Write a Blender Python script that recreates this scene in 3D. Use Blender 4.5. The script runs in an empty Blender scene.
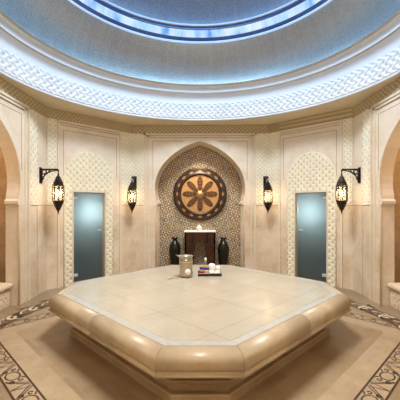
import bpy, bmesh, math, random
from mathutils import Vector, Matrix
PI = math.pi
random.seed(7)
scene = bpy.context.scene
COL = scene.collection

# ------------------------------------------------------------------ camera, world, lights, exposure
EYE = 1.70
cd = bpy.data.cameras.new('camera'); cam = bpy.data.objects.new('camera', cd); COL.objects.link(cam)
cam.location = (0, 0, EYE); cam.rotation_euler = (PI/2, 0, 0)
cd.sensor_width = 36; cd.sensor_fit = 'HORIZONTAL'; cd.lens = 310/400*36; cd.shift_y = 0.0125
cd.clip_start = 0.05
scene.camera = cam
w = bpy.data.worlds.new('world'); scene.world = w; w.use_nodes = True
w.node_tree.nodes['Background'].inputs[0].default_value = (0.6, 0.7, 1, 1)
w.node_tree.nodes['Background'].inputs[1].default_value = 0.05
vs = scene.view_settings
vs.view_transform = 'Standard'; vs.look = 'None'; vs.gamma = 1; vs.use_curve_mapping = False
vs.exposure = 0.16
scene.cycles.max_bounces = 8; scene.cycles.diffuse_bounces = 5; scene.cycles.glossy_bounces = 3
scene.cycles.transparent_max_bounces = 12
scene.cycles.caustics_reflective = False; scene.cycles.caustics_refractive = False
scene.cycles.sample_clamp_indirect = 4

CY = 4.17                      # centre of the dome
def area(name, loc, rot, size, power, col, shape='DISK', size_y=None, spread=PI):
    l = bpy.data.lights.new(name, 'AREA'); l.shape = shape; l.size = size
    if size_y: l.size_y = size_y
    l.energy = power; l.color = col; l.spread = spread
    o = bpy.data.objects.new(name, l); COL.objects.link(o); o.location = loc; o.rotation_euler = rot
    return o
def point(name, loc, power, col, r=0.03):
    l = bpy.data.lights.new(name, 'POINT'); l.energy = power; l.color = col; l.shadow_soft_size = r
    o = bpy.data.objects.new(name, l); COL.objects.link(o); o.location = loc
    return o
def spot(name, loc, rot, power, col, ang, r=0.03, blend=0.6):
    l = bpy.data.lights.new(name, 'SPOT'); l.energy = power; l.color = col; l.shadow_soft_size = r
    l.spot_size = ang; l.spot_blend = blend
    o = bpy.data.objects.new(name, l); COL.objects.link(o); o.location = loc; o.rotation_euler = rot
    return o
WARM = (1.0, 0.74, 0.46); SOFT = (1.0, 0.90, 0.78); BLUE = (0.30, 0.60, 1.0)
area('oculus_cool_fill', (0, CY, 6.33), (0, 0, 0), 1.8, 185, (.31, .62, 1.0))  # added unseen cool fill that turns the cornice blue
area('oculus_downlight', (0, CY, 6.31), (0, 0, 0), 1.7, 150, (1, .79, .53), spread=math.radians(118))
# recessed spots in the ceilings of the three niches
spot('niche_downlight', (0, 7.66, 3.12), (math.radians(14), 0, 0), 130, (1, .82, .60), math.radians(104), .08, 1.0)
for sx in (-1, 1):
    point('alcove_light', (sx*4.1, 4.5, 2.9), 26, (1, .66, .36), .06)
    point('steam_light', (sx*2.66, 7.16, 1.55), 24, (.86, .95, 1.0), .12)
    area('entrance_fill', (sx*0.8, -0.3, 3.6), (math.radians(50), 0, 0), 0.4, 34, (1, .78, .54))  # added fill behind the camera, tilted into the room

# ------------------------------------------------------------------ node helpers and materials
class NB:
    def __init__(s, name):
        s.m = bpy.data.materials.new(name); s.m.use_nodes = True
        s.t = s.m.node_tree; s.n = s.t.nodes; s.l = s.t.links
        s.p = s.n['Principled BSDF']; s.out = s.n['Material Output']
        s._tc = None
    def tc(s, which='Object'):
        if not s._tc: s._tc = s.n.new('ShaderNodeTexCoord')
        return s._tc.outputs[which]
    def _in(s, sock, v):
        if isinstance(v, (int, float)): sock.default_value = v
        elif isinstance(v, (tuple, list)): sock.default_value = v
        else: s.l.new(v, sock)
    def math(s, op, a, b=None, c=None):
        n = s.n.new('ShaderNodeMath'); n.operation = op
        s._in(n.inputs[0], a)
        if b is not None: s._in(n.inputs[1], b)
        if c is not None: s._in(n.inputs[2], c)
        return n.outputs[0]
    def mix(s, f, a, b):
        n = s.n.new('ShaderNodeMix'); n.data_type = 'RGBA'
        s._in(n.inputs[0], f); s._in(n.inputs[6], c4(a)); s._in(n.inputs[7], c4(b))
        return n.outputs[2]
    def sep(s, v):
        n = s.n.new('ShaderNodeSeparateXYZ'); s.l.new(v, n.inputs[0]); return n.outputs
    def comb(s, x, y, z):
        n = s.n.new('ShaderNodeCombineXYZ')
        for i, v in enumerate((x, y, z)): s._in(n.inputs[i], v)
        return n.outputs[0]
    def mapping(s, v, scale=(1,1,1), rot=(0,0,0), loc=(0,0,0)):
        n = s.n.new('ShaderNodeMapping'); s.l.new(v, n.inputs[0])
        n.inputs['Scale'].default_value = scale; n.inputs['Rotation'].default_value = rot; n.inputs['Location'].default_value = loc
        return n.outputs[0]
    def noise(s, v, scale, detail=4, rough=.6, dist=0):
        n = s.n.new('ShaderNodeTexNoise'); s.l.new(v, n.inputs['Vector'])
        n.inputs['Scale'].default_value = scale; n.inputs['Detail'].default_value = detail
        n.inputs['Roughness'].default_value = rough; n.inputs['Distortion'].default_value = dist
        return n.outputs[0]
    def ramp(s, f, stops):
        n = s.n.new('ShaderNodeValToRGB'); s.l.new(f, n.inputs[0]); e = n.color_ramp.elements
        while len(e) < len(stops): e.new(.5)
        for el, (p, c) in zip(e, stops): el.position = p; el.color = c4(c)
        return n.outputs[0]
    def bump(s, h, strength=.3, dist=.01):
        n = s.n.new('ShaderNodeBump'); n.inputs['Strength'].default_value = strength; n.inputs['Distance'].default_value = dist
        s.l.new(h, n.inputs['Height']); s.l.new(n.outputs[0], s.p.inputs['Normal'])
    def done(s, color=None, rough=.5, metal=0, spec=.5, coat=0):
        if color is not None: s._in(s.p.inputs['Base Color'], c4(color))
        s._in(s.p.inputs['Roughness'], rough); s.p.inputs['Metallic'].default_value = metal
        s.p.inputs['Specular IOR Level'].default_value = spec; s.p.inputs['Coat Weight'].default_value = coat
        return s.m
def c4(c):
    if isinstance(c, (tuple, list)) and len(c) == 3: return (*c, 1)
    return c
def S(r, g, b):   # sRGB 0-255 to linear
    f = lambda v: (v/255/12.92) if v/255 <= .04045 else ((v/255+.055)/1.055)**2.4
    return (f(r), f(g), f(b))

def marble(name, a, b, rough=.4, scale=2.2, spec=.4, coat=0, vein=None):
    k = NB(name); v = k.tc()
    n1 = k.noise(v, scale, 6, .62, .5); n2 = k.noise(v, scale*7, 4, .6, .2)
    f = k.math('ADD', k.math('MULTIPLY', n1, .75), k.math('MULTIPLY', n2, .25))
    col = k.ramp(f, [(.36, a), (.62, b)])
    if vein:
        n3 = k.noise(v, scale*1.3, 5, .6, 1.2)
        e = k.math('ABSOLUTE', k.math('SUBTRACT', n3, .5))
        col = k.mix(k.math('SUBTRACT', 1, k.math('SMOOTH_MIN', k.math('MULTIPLY', e, 45), 1, .2)), col, vein)
    return k.done(col, rough, 0, spec, coat)
M = {}
M['wall'] = marble('cream_limestone', (.75,.64,.49), (.88,.79,.66), .5, 2.0)
M['wall_lower'] = marble('beige_marble', (.66,.52,.36), (.85,.74,.59), .35, 2.0)
M['trim'] = marble('trim_limestone', (.76,.66,.50), (.84,.75,.60), .45, 2)
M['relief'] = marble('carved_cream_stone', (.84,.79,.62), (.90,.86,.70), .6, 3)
M['relief_shade'] = marble('carved_stone_shade', (.63,.57,.40), (.71,.65,.48), .7, 3)  # darker copy of the stone, shade painted into the carved recesses
M['frieze'] = None
M['plaster'] = marble('white_plaster', (.73,.78,.83), (.78,.83,.88), .4, 2)
M['soffit'] = marble('soffit_plaster', (.70,.60,.43), (.76,.66,.49), .6, 2)
M['slab'] = marble('slab_marble', (.66,.60,.49), (.74,.69,.59), .22, 1.8, .5)
M['rim'] = marble('rim_marble', (.42,.325,.205), (.55,.445,.30), .38, 2.6, .5)
M['base'] = marble('base_marble', (.38,.27,.155), (.47,.35,.215), .35, 2.6)
M['inlay'] = marble('grey_marble_inlay', (.40,.40,.37), (.50,.49,.455), .25, 7, .5, 0, (.45,.46,.44))
M['bench'] = marble('bench_marble', (.66,.52,.36), (.80,.67,.50), .35, 2.4)

def frieze_mat():
    k = NB('patterned_frieze_stone'); x, y, z = k.sep(k.tc())
    u = k.math('MULTIPLY', k.math('ADD', x, y), 60); v = k.math('MULTIPLY', z, 70)
    h = k.math('MULTIPLY', k.math('SINE', u), k.math('SINE', v))
    n = k.noise(k.tc(), 30, 3)
    k.bump(k.math('ADD', h, n), .5, .01)
    col = k.mix(k.math('GREATER_THAN', h, 0.15), (.40,.32,.18), (.58,.50,.32))
    return k.done(col, .7)
M['frieze'] = frieze_mat()

def floor_mat():
    k = NB('floor_marble_tiles'); v = k.tc()
    r = k.mapping(v, rot=(0, 0, PI/4))
    b = k.n.new('ShaderNodeTexBrick'); k.l.new(r, b.inputs['Vector'])
    b.inputs['Scale'].default_value = 1; b.inputs['Brick Width'].default_value = .62; b.inputs['Row Height'].default_value = .31
    b.inputs['Mortar Size'].default_value = .002; b.inputs['Mortar Smooth'].default_value = 0; b.inputs['Bias'].default_value = 0
    b.inputs['Color1'].default_value = (.25,.175,.10,1); b.inputs['Color2'].default_value = (.38,.28,.175,1); b.inputs['Mortar'].default_value = (.40,.29,.18,1)
    n = k.noise(v, 2.5, 7, .65, .8)
    col = k.mix(k.ramp(n, [(.3, (0,0,0)), (.7, (1,1,1))]), (.22,.155,.090), (.39,.295,.19))
    col = k.mix(.42, b.outputs[0], col)
    return k.done(col, .3, 0, .5)
M['floor'] = floor_mat()
M['floor_pale'] = marble('pale_floor_marble', (.36,.265,.165), (.45,.345,.225), .3, 3)
M['floor_cream'] = marble('cream_inlay_marble', (.60,.52,.39), (.70,.62,.48), .3, 6)
M['floor_dark'] = marble('dark_brown_marble', (.035,.022,.014), (.075,.045,.028), .3, 6)
M['floor_brown'] = marble('russet_marble', (.16,.07,.03), (.26,.13,.06), .3, 6)

def mosaic_mat():
    k = NB('moorish_mosaic_tiles'); x, y, z = k.sep(k.tc()); P = .20
    def cell(ox, oz, per=P):
        a = k.math('SUBTRACT', k.math('FLOORED_MODULO', k.math('ADD', x, ox+50*per), per), per/2)
        b = k.math('SUBTRACT', k.math('FLOORED_MODULO', k.math('ADD', z, oz+50*per), per), per/2)
        return k.math('ABSOLUTE', a), k.math('ABSOLUTE', b)
    def octd(a, b):
        return k.math('MAXIMUM', k.math('MAXIMUM', a, b), k.math('MULTIPLY', k.math('ADD', a, b), .7071))
    a0, b0 = cell(0, 0); a1, b1 = cell(P/2, P/2); a2, b2 = cell(P/2, 0); a3, b3 = cell(0, P/2)
    d0 = k.math('MINIMUM', octd(a0, b0), octd(a1, b1))
    d2 = k.math('MINIMUM', k.math('ADD', a2, b2), k.math('ADD', a3, b3))
    # ground: small cream / grey / brown chips
    vo = k.n.new('ShaderNodeTexVoronoi'); k.l.new(k.comb(x, 0, z), vo.inputs['Vector']); vo.inputs['Scale'].default_value = 55
    vc = k.sep(vo.outputs['Color'])[0]
    col = k.ramp(vc, [(.0, S(120,104,84)), (.25, S(204,194,174)), (.55, S(226,218,200)), (.8, S(150,148,138)), (1., S(84,72,62))])
    line = k.math('LESS_THAN', k.math('ABSOLUTE', k.math('SUBTRACT', d0, .050)), .006)
    col = k.mix(line, col, S(70,62,58))
    col = k.mix(k.math('LESS_THAN', d2, .034), col, S(96,100,104))
    col = k.mix(k.math('LESS_THAN', d2, .018), col, S(175,110,80))
    col = k.mix(k.math('LESS_THAN', d0, .038), col, S(70,50,34))
    col = k.mix(k.math('LESS_THAN', d0, .030), col, S(222,172,88))
    return k.done(col, .35)
M['mosaic'] = mosaic_mat()

def silver_mat(name, c1, c2, metal, rough, sc=70):
    k = NB(name); x, y, z = k.sep(k.tc())
    ang = k.math('ARCTAN2', x, y); u = k.math('MULTIPLY', ang, 2.6*sc)
    rr = k.math('SQRT', k.math('ADD', k.math('MULTIPLY', x, x), k.math('MULTIPLY', y, y)))
    vv = k.math('MULTIPLY', k.math('SUBTRACT', z, k.math('MULTIPLY', rr, 1.0)), sc)
    c = k.comb(k.math('FLOOR', u), k.math('FLOOR', vv), 0)
    wn = k.n.new('ShaderNodeTexWhiteNoise'); wn.noise_dimensions = '3D'; k.l.new(c, wn.inputs['Vector'])
    f = k.math('ADD', k.math('MULTIPLY', wn.outputs[0], .6), k.math('MULTIPLY', k.noise(k.comb(k.math('MULTIPLY', ang, 9), 0, 0), 2, 4), .4))
    col = k.ramp(f, [(.2, c1), (.8, c2)])
    k.bump(wn.outputs[0], .25, .004)
    return k.done(col, rough, metal, .5)
M['silver'] = silver_mat('silver_glass_mosaic', (.27,.27,.25), (.47,.455,.41), .85, .33, 110)
M['mesh'] = silver_mat('grey_blue_mosaic', (.12,.14,.18), (.24,.26,.31), .2, .45, 80)
k = NB('blue_glazed_band'); M['blue_band'] = k.done((.015,.06,.17), .15, 0, .8, .5)
k = NB('pale_glazed_band'); M['pale_band'] = k.done((.62,.74,.86), .12, .3, .6, .6)

def plain(name, col, rough=.5, metal=0, spec=.5, coat=0, var=.12, sc=14):
    k = NB(name); n = k.noise(k.tc(), sc, 4)
    c = k.mix(k.math('MULTIPLY', n, 1), tuple(v*(1-var) for v in col), tuple(min(1, v*(1+var)) for v in col))
    return k.done(c, rough, metal, spec, coat)
M['bronze'] = plain('dark_bronze', (.035,.024,.016), .45, .7)
M['copper'] = plain('hammered_copper', (.52,.29,.12), .42, .55, var=.5, sc=25)
M['rim_ornament'] = plain('worn_copper_inlay', (.36,.20,.09), .45, .4)
M['dark_copper'] = plain('darkened_copper', (.10,.045,.02), .45, .6)
M['plate_rim'] = plain('dark_carved_wood', (.040,.020,.011), .38, .25, var=.6, sc=20)
M['console'] = plain('dark_mahogany', (.055,.016,.010), .35, 0, var=.5, sc=18)
M['black'] = plain('black_glaze', (.010,.008,.007), .3, 0, .3, .1)
M['tray'] = plain('black_lacquer', (.015,.010,.010), .3)
M['towel'] = plain('white_terry_cloth', (.88,.86,.82), .95, 0, .1, sc=80)
M['white'] = plain('white_ceramic', (.85,.83,.78), .35)
M['blue'] = plain('blue_lid', (.03,.04,.32), .35)
M['red'] = plain('red_lid', (.50,.01,.03), .4)
M['pot'] = plain('beige_pot', (.55,.38,.24), .4)
M['oil'] = plain('yellow_oil', (.70,.55,.16), .15, 0, .6)
M['steel'] = plain('brushed_steel', (.82,.82,.80), .4, .5)
M['rope'] = plain('pale_wood', (.55,.38,.20), .6)
M['jug'] = plain('pearl_gold_glass', (.46,.39,.29), .16, .55, .6, .4, var=.3, sc=20)
M['joint'] = plain('stone_joint', (.42,.31,.19), .7)
M['alcove'] = marble('amber_marble', (.46,.33,.20), (.68,.53,.36), .4, 4)

def emit(name, col, strength):
    m = bpy.data.materials.new(name); m.use_nodes = True; t = m.node_tree; t.nodes.clear()
    e = t.nodes.new('ShaderNodeEmission'); o = t.nodes.new('ShaderNodeOutputMaterial')
    e.inputs[0].default_value = (*col, 1); e.inputs[1].default_value = strength; t.links.new(e.outputs[0], o.inputs[0]); return m
M['led_blue'] = emit('blue_led_strip', (.42,.64,1), 6)
M['led_cool'] = emit('cool_led_strip', (.26,.56,1), 60)
def reflection_band():
    k = NB('painted_reflection_band'); x, y, z = k.sep(k.tc()); a = k.math('ARCTAN2', x, y)
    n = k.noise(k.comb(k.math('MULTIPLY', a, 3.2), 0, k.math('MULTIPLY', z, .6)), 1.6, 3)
    c = k.ramp(n, [(.36, (.08,.28,.62)), (.47, (.50,.72,.92)), (.60, (.85,.93,1.0))])  # reflections painted as patchy emission; the band is no lamp
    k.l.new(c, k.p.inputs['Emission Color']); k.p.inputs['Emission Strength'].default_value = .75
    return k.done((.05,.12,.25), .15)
M['reflection_band'] = reflection_band()
M['shade_bead'] = plain('cornice_shade_line', (.42,.33,.20), .45, .3)  # brown-gold tone paints the shade lines along the cornice mouldings
M['bulb'] = emit('lamp_bulb', (1,.80,.52), 30)
M['lens'] = emit('oculus_lens', (1,.92,.82), 6)

def glass_lantern():
    m = bpy.data.materials.new('frosted_lantern_glass'); m.use_nodes = True; t = m.node_tree; t.nodes.clear()
    o = t.nodes.new('ShaderNodeOutputMaterial'); tr = t.nodes.new('ShaderNodeBsdfTransparent'); tr.inputs[0].default_value = (1,.93,.82,1)
    tl = t.nodes.new('ShaderNodeBsdfTranslucent'); tl.inputs[0].default_value = (.62,.52,.40,1)
    mx = t.nodes.new('ShaderNodeMixShader'); mx.inputs[0].default_value = .35
    t.links.new(tr.outputs[0], mx.inputs[1]); t.links.new(tl.outputs[0], mx.inputs[2]); t.links.new(mx.outputs[0], o.inputs[0]); return m
M['lantern_glass'] = glass_lantern()
def glass_door():
    m = bpy.data.materials.new('frosted_teal_glass'); m.use_nodes = True; t = m.node_tree; t.nodes.clear()
    o = t.nodes.new('ShaderNodeOutputMaterial')
    tl = t.nodes.new('ShaderNodeBsdfTranslucent'); tl.inputs[0].default_value = (.60,.68,.68,1)
    df = t.nodes.new('ShaderNodeBsdfDiffuse'); df.inputs[0].default_value = (.10,.14,.15,1)
    gl = t.nodes.new('ShaderNodeBsdfGlossy'); gl.inputs[0].default_value = (.8,.9,.95,1); gl.inputs[1].default_value = .22
    a = t.nodes.new('ShaderNodeMixShader'); a.inputs[0].default_value = .3
    b = t.nodes.new('ShaderNodeMixShader'); b.inputs[0].default_value = .10
    t.links.new(tl.outputs[0], a.inputs[1]); t.links.new(df.outputs[0], a.inputs[2])
    t.links.new(a.outputs[0], b.inputs[1]); t.links.new(gl.outputs[0], b.inputs[2]); t.links.new(b.outputs[0], o.inputs[0]); return m
M['door_glass'] = glass_door()
def glass_clear():
    m = bpy.data.materials.new('clear_glass'); m.use_nodes = True; p = m.node_tree.nodes['Principled BSDF']
    p.inputs['Base Color'].default_value = (.9,.95,.9,1); p.inputs['Transmission Weight'].default_value = .9; p.inputs['Roughness'].default_value = .05
    return m
M['clear'] = glass_clear()

# ------------------------------------------------------------------ mesh helpers
class MB:
    """collects vertices and faces, links them as one mesh object"""
    def __init__(s): s.v = []; s.f = []; s.mi = []; s.cur = 0; s.sm = []; s.smooth = False
    def face(s, idx): s.f.append(tuple(idx)); s.mi.append(s.cur); s.sm.append(s.smooth)
    def add(s, vs, fs):
        b = len(s.v); s.v.extend(tuple(q) for q in vs)
        for f in fs: s.face([b+i for i in f])
    def box(s, x0, x1, y0, y1, z0, z1, T=None, bev=0):
        if bev:
            b = bev; pr = []
            # chamfered box: three loops in z
            def loop(i, z): return [(x0+i, y0+i, z), (x1-i, y0+i, z), (x1-i, y1-i, z), (x0+i, y1-i, z)]
            L = [loop(b, z0), loop(0, z0+b), loop(0, z1-b), loop(b, z1)]
            vs = [q for l in L for q in l]
            fs = [(3,2,1,0), (12,13,14,15)]
            for i in range(3):
                for j in range(4): fs.append((i*4+j, i*4+(j+1) % 4, i*4+4+(j+1) % 4, i*4+4+j))
        else:
            vs = [(x0,y0,z0),(x1,y0,z0),(x1,y1,z0),(x0,y1,z0),(x0,y0,z1),(x1,y0,z1),(x1,y1,z1),(x0,y1,z1)]
            fs = [(3,2,1,0),(4,5,6,7),(0,1,5,4),(1,2,6,5),(2,3,7,6),(3,0,4,7)]
        if T: vs = [T(*q) for q in vs]
        s.add(vs, fs)
    def lathe(s, prof, cx=0, cy=0, n=24, a0=0, caps=True, T=None, dz=0):
        sm = s.smooth; vs = []
        for r, z in prof:
            for i in range(n):
                a = a0+2*PI*i/n; vs.append((cx+r*math.cos(a), cy+r*math.sin(a), z+dz))
        fs = []
        for k in range(len(prof)-1):
            for i in range(n):
                j = (i+1) % n; fs.append((k*n+i, k*n+j, (k+1)*n+j, (k+1)*n+i))
        if caps:
            if prof[0][0] > 1e-5: fs.append(tuple(reversed(range(n))))
            if prof[-1][0] > 1e-5: fs.append(tuple(range((len(prof)-1)*n, len(prof)*n)))
        if T: vs = [T(*q) for q in vs]
        s.add(vs, fs)
    def tube(s, pts, r, n=8, closed=False, caps=True, rs=None):
        pts = [Vector(p) for p in pts]; N = len(pts); rings = []; up0 = None
        for i, p in enumerate(pts):
            if closed: d = pts[(i+1) % N]-pts[i-1]
            else: d = pts[min(i+1, N-1)]-pts[max(i-1, 0)]
            d.normalize()
            if up0 is None:
                up0 = Vector((0,0,1)) if abs(d.z) < .9 else Vector((1,0,0))
            a = d.cross(up0)
            if a.length < 1e-6: a = d.cross(Vector((0,1,0)))
            a.normalize(); b = a.cross(d); up0 = b
            rr = rs[i] if rs else r
            rings.append([p + rr*(math.cos(2*PI*k/n)*a + math.sin(2*PI*k/n)*b) for k in range(n)])
        vs = [q for R_ in rings for q in R_]; fs = []
        for i in range(N if closed else N-1):
            j = (i+1) % N
            for k in range(n): fs.append((i*n+k, i*n+(k+1) % n, j*n+(k+1) % n, j*n+k))
        if caps and not closed: fs += [tuple(reversed(range(n))), tuple(range((N-1)*n, N*n))]
        s.add(vs, fs)
    def build(s, name, mats, parent=None, kind=None, label=None, flat=False):
        me = bpy.data.meshes.new(name); me.from_pydata(s.v, [], s.f)
        if not isinstance(mats, (list, tuple)): mats = [mats]
        for m in mats: me.materials.append(m)
        me.polygons.foreach_set('material_index', s.mi); me.polygons.foreach_set('use_smooth', s.sm); me.update()
        o = bpy.data.objects.new(name, me); COL.objects.link(o)
        if parent: o.parent = parent
        if kind: o['kind'] = kind
        if label: o['label'] = label
        return o
def fix_normals(o):
    bm = bmesh.new(); bm.from_mesh(o.data); bmesh.ops.recalc_face_normals(bm, faces=bm.faces); bm.to_mesh(o.data); bm.free()
def thing(name, label, cat, loc=(0,0,0), rz=0, group=None):
    o = bpy.data.objects.new(name, None); o.empty_display_size = .1; COL.objects.link(o)
    o.location = loc; o.rotation_euler = (0,0,rz); o['label'] = label; o['category'] = cat
    if group: o['group'] = group
    return o
def copy_tree(o, parent=None):
    c = o.copy(); COL.objects.link(c)
    if parent: c.parent = parent
    for ch in list(o.children): copy_tree(ch, c)
    return c

# ------------------------------------------------------------------ room frame
XS = 3.065; YB = 7.58; AX, AY = 3.065, 6.205; BX = 1.662; ZT = 3.65; ZF = 3.445
DL = math.hypot(AX-BX, YB-AY); dx, dy = (AX-BX)/DL, (YB-AY)/DL
FY0 = 2*CY-AY; FY1 = 2*CY-YB                      # front chamfer ends 2.135, 0.76
def M_back(s, n, z): return (s, YB-n, z)
def M_side(sg): return lambda s, n, z: (sg*(XS-n), CY+s, z)
def M_diag(sg): return lambda s, n, z: (sg*(AX-dx*s-dy*n), AY+dy*s-dx*n, z)
SC = AY-CY                                         # 2.035

# arch outline: half, from the jamb foot up to the apex (offset from centre, height)
q = 40.9
HALF = [(44.0/q, 0.0), (44.0/q, 1.66), (44.0/q, 1.70), (42.2/q, 1.725), (42.2/q, 1.77), (44.0/q, 1.80), (44.3/q, 1.86)]
for px, pz in [(45.2,11),(45.6,15),(45.4,20),(44.5,25.5),(42.8,31),(40,36.8),(36.3,42),(31.5,47.2),(25.5,52.3),(18.5,57),(11,60.8),(5,63),(0,64.6)]:
    HALF.append((px/q, 1.70+pz/q))
OUT = [(-a, b) for a, b in HALF] + [(a, b) for a, b in reversed(HALF[:-1])]

def arch_wall(name, T, sl, sr, depth, mats, bottom=0.0, split=1.70):
    """wall face with a horseshoe opening and its intrados"""
    m = MB(); wi = max(range(len(HALF)), key=lambda i: HALF[i][0]); wm, zm = HALF[wi]
    def quad(a, b, c, d):
        m.add([T(a[0], 0, a[1]), T(b[0], 0, b[1]), T(c[0], 0, c[1]), T(d[0], 0, d[1])], [(0,1,2,3)])
    for sg, se in ((-1, sl), (1, sr)):
        for i in range(len(HALF)-1):
            (a, za), (b, zb) = HALF[i], HALF[i+1]
            if i < wi: m.cur = 1 if zb <= split+.001 else 0; quad((sg*a, za), (se, za), (se, zb), (sg*b, zb)) if zb > za else None
            else: m.cur = 0; quad((sg*a, za), (sg*a, ZT), (sg*b, ZT), (sg*b, zb))
        m.cur = 0; quad((sg*wm, zm), (se, zm), (se, ZT), (sg*wm, ZT))
    m.cur = 0
    for i in range(len(OUT)-1):
        (a, za), (b, zb) = OUT[i], OUT[i+1]
        m.smooth = True
        m.add([T(a, 0, za), T(b, 0, zb), T(b, -depth, zb), T(a, -depth, za)], [(0,1,2,3)])
    m.smooth = False
    return m.build(name, mats, kind='structure')

wb = arch_wall('wall_back', M_back, -BX, BX, .66, [M['wall'], M['wall_lower']])
for sg, nm in ((-1, 'wall_left'), (1, 'wall_right')):
    arch_wall(nm, M_side(sg), -SC, SC, .225, [M['wall'], M['wall_lower']])

# door walls
DO0, DO1, DZ = .525, 1.24, 1.975
for sg, nm in ((-1, 'wall_back_left'), (1, 'wall_back_right')):
    T = M_diag(sg); m = MB()
    def pan(s0, s1, z0, z1, c):
        m.cur = c; m.add([T(s0,0,z0), T(s1,0,z0), T(s1,0,z1), T(s0,0,z1)], [(0,1,2,3)])
    pan(0, DO0, 0, 1.7, 1); pan(DO1, DL, 0, 1.7, 1); pan(0, DO0, 1.7, DZ, 0); pan(DO1, DL, 1.7, DZ, 0); pan(0, DL, DZ, ZT, 0)
    m.cur = 2; D = .14
    m.add([T(DO0,0,0), T(DO0,-D,0), T(DO0,-D,DZ), T(DO0,0,DZ), T(DO1,0,0), T(DO1,-D,0), T(DO1,-D,DZ), T(DO1,0,DZ)],
          [(0,1,2,3), (4,5,6,7), (3,2,6,7)])
    m.build(nm, [M['wall'], M['wall_lower'], M['trim']], kind='structure')
    # steam room behind the glass
    m = MB()
    s0, s1, n0, n1, z1 = .25, 1.55, -.16, -1.3, 2.35
    vs = [T(s0,n0,0),T(s1,n0,0),T(s1,n1,0),T(s0,n1,0),T(s0,n0,z1),T(s1,n0,z1),T(s1,n1,z1),T(s0,n1,z1)]
    m.add(vs, [(0,1,2,3),(4,5,6,7),(1,2,6,5),(2,3,7,6),(3,0,4,7)])
    m.build('wall_steam_room', plain('teal_tile_wall', (.11,.17,.18), .5), kind='structure')

# front chamfers and the entrance bay that the camera stands in
m = MB()
for sg in (-1, 1):
    m.add([(sg*XS, FY0, 0), (sg*BX, FY1, 0), (sg*BX, FY1, ZT), (sg*XS, FY0, ZT)], [(0,1,2,3)])
    m.add([(sg*BX, FY1, 0), (sg*BX, -1.3, 0), (sg*BX, -1.3, ZT), (sg*BX, FY1, ZT)], [(0,1,2,3)])
m.add([(-BX,-1.3,0),(BX,-1.3,0),(BX,-1.3,ZT),(-BX,-1.3,ZT)], [(0,1,2,3)])
m.build('wall_front', M['wall'], kind='structure')

# niche and alcove shells
m = MB(); m.add([(-1.2, YB+.66, 0), (1.2, YB+.66, 0), (1.2, YB+.66, 3.5), (-1.2, YB+.66, 3.5)], [(0,1,2,3)])
m.build('wall_niche', M['mosaic'], kind='structure')
for sg in (-1, 1):
    m = MB(); X0, X1 = sg*(XS+.226), sg*4.7
    vs = [(X0,2.3,0),(X1,2.3,0),(X1,6.0,0),(X0,6.0,0),(X0,2.3,3.4),(X1,2.3,3.4),(X1,6.0,3.4),(X0,6.0,3.4)]
    m.add(vs, [(4,5,6,7),(0,1,5,4),(1,2,6,5),(2,3,7,6)])
    m.build('wall_alcove', M['alcove'], kind='structure')

# floor
m = MB()
m.add([(-4.8,-1.4,0),(4.8,-1.4,0),(4.8,9.4,0),(-4.8,9.4,0)], [(0,1,2,3)])
fl = m.build('floor', M['floor'], kind='structure')

OCT = [(-XS, FY0), (-BX, FY1), (BX, FY1), (XS, FY0), (XS, AY), (BX, YB), (-BX, YB), (-XS, AY)]
def ray_oct(a):
    best = None; ux, uy = math.cos(a), math.sin(a)
    for i in range(8):
        x0, y0 = OCT[i]; x1, y1 = OCT[(i+1) % 8]; y0 -= CY; y1 -= CY
        ex, ey = x1-x0, y1-y0; den = ux*ey-uy*ex
        if abs(den) < 1e-9: continue
        t = (x0*ey-y0*ex)/den; s_ = (x0*uy-y0*ux)/den
        if t > 0 and -1e-6 <= s_ <= 1+1e-6 and (best is None or t < best): best = t
    return best
# ---- floor inlays (cut marble, flush): octagonal scroll border, ring of waves along the walls
def ribbon(m, pts, wd, z, closed=False):
    N = len(pts); L = []
    for i, p in enumerate(pts):
        a = pts[i-1] if (i > 0 or closed) else pts[i]
        b = pts[(i+1) % N] if (i < N-1 or closed) else pts[i]
        tx, ty = b[0]-a[0], b[1]-a[1]; l = math.hypot(tx, ty) or 1
        nx, ny = -ty/l*wd/2, tx/l*wd/2
        L += [(p[0]+nx, p[1]+ny, z), (p[0]-nx, p[1]-ny, z)]
    fs = []
    for i in range(N if closed else N-1):
        j = (i+1) % N; fs.append((2*i, 2*i+1, 2*j+1, 2*j))
    m.add(L, fs)
AO0, AO1 = 1.99, 2.185       # apothems of the diagonal border edges
XB0 = 2.72
def octpts(ap, xs):
    # octagon with diagonal sides at apothem ap, side edges at +-xs, front/back at xs too
    k = ap*math.sqrt(2)
    P = [(k-xs, -xs), (xs, -(k-xs)), (xs, k-xs), (k-xs, xs)]
    P = [(abs(k-xs), -xs), (xs, -abs(k-xs)), (xs, abs(k-xs)), (abs(k-xs), xs)]
    P += [(-x, y) for x, y in reversed(P)]
    return [(x, y+CY) for x, y in P]
EDG = []
inner, outer = octpts(AO0, XB0), octpts(AO1, XB0+.20)
m = MB(); pale = octpts(1.76, 2.45)
m.add([(x, y, .0006) for x, y in pale]+[(x, y, .0006) for x, y in inner], [(i, (i+1) % 8, 8+(i+1) % 8, 8+i) for i in range(8)])
m.add([(x, y, .0008) for x, y in inner]+[(x, y, .0008) for x, y in outer], [(i, (i+1) % 8, 8+(i+1) % 8, 8+i) for i in range(8)])
m.cur = 1
for ring in (inner, outer): ribbon(m, ring, .020, .0016, True)
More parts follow.
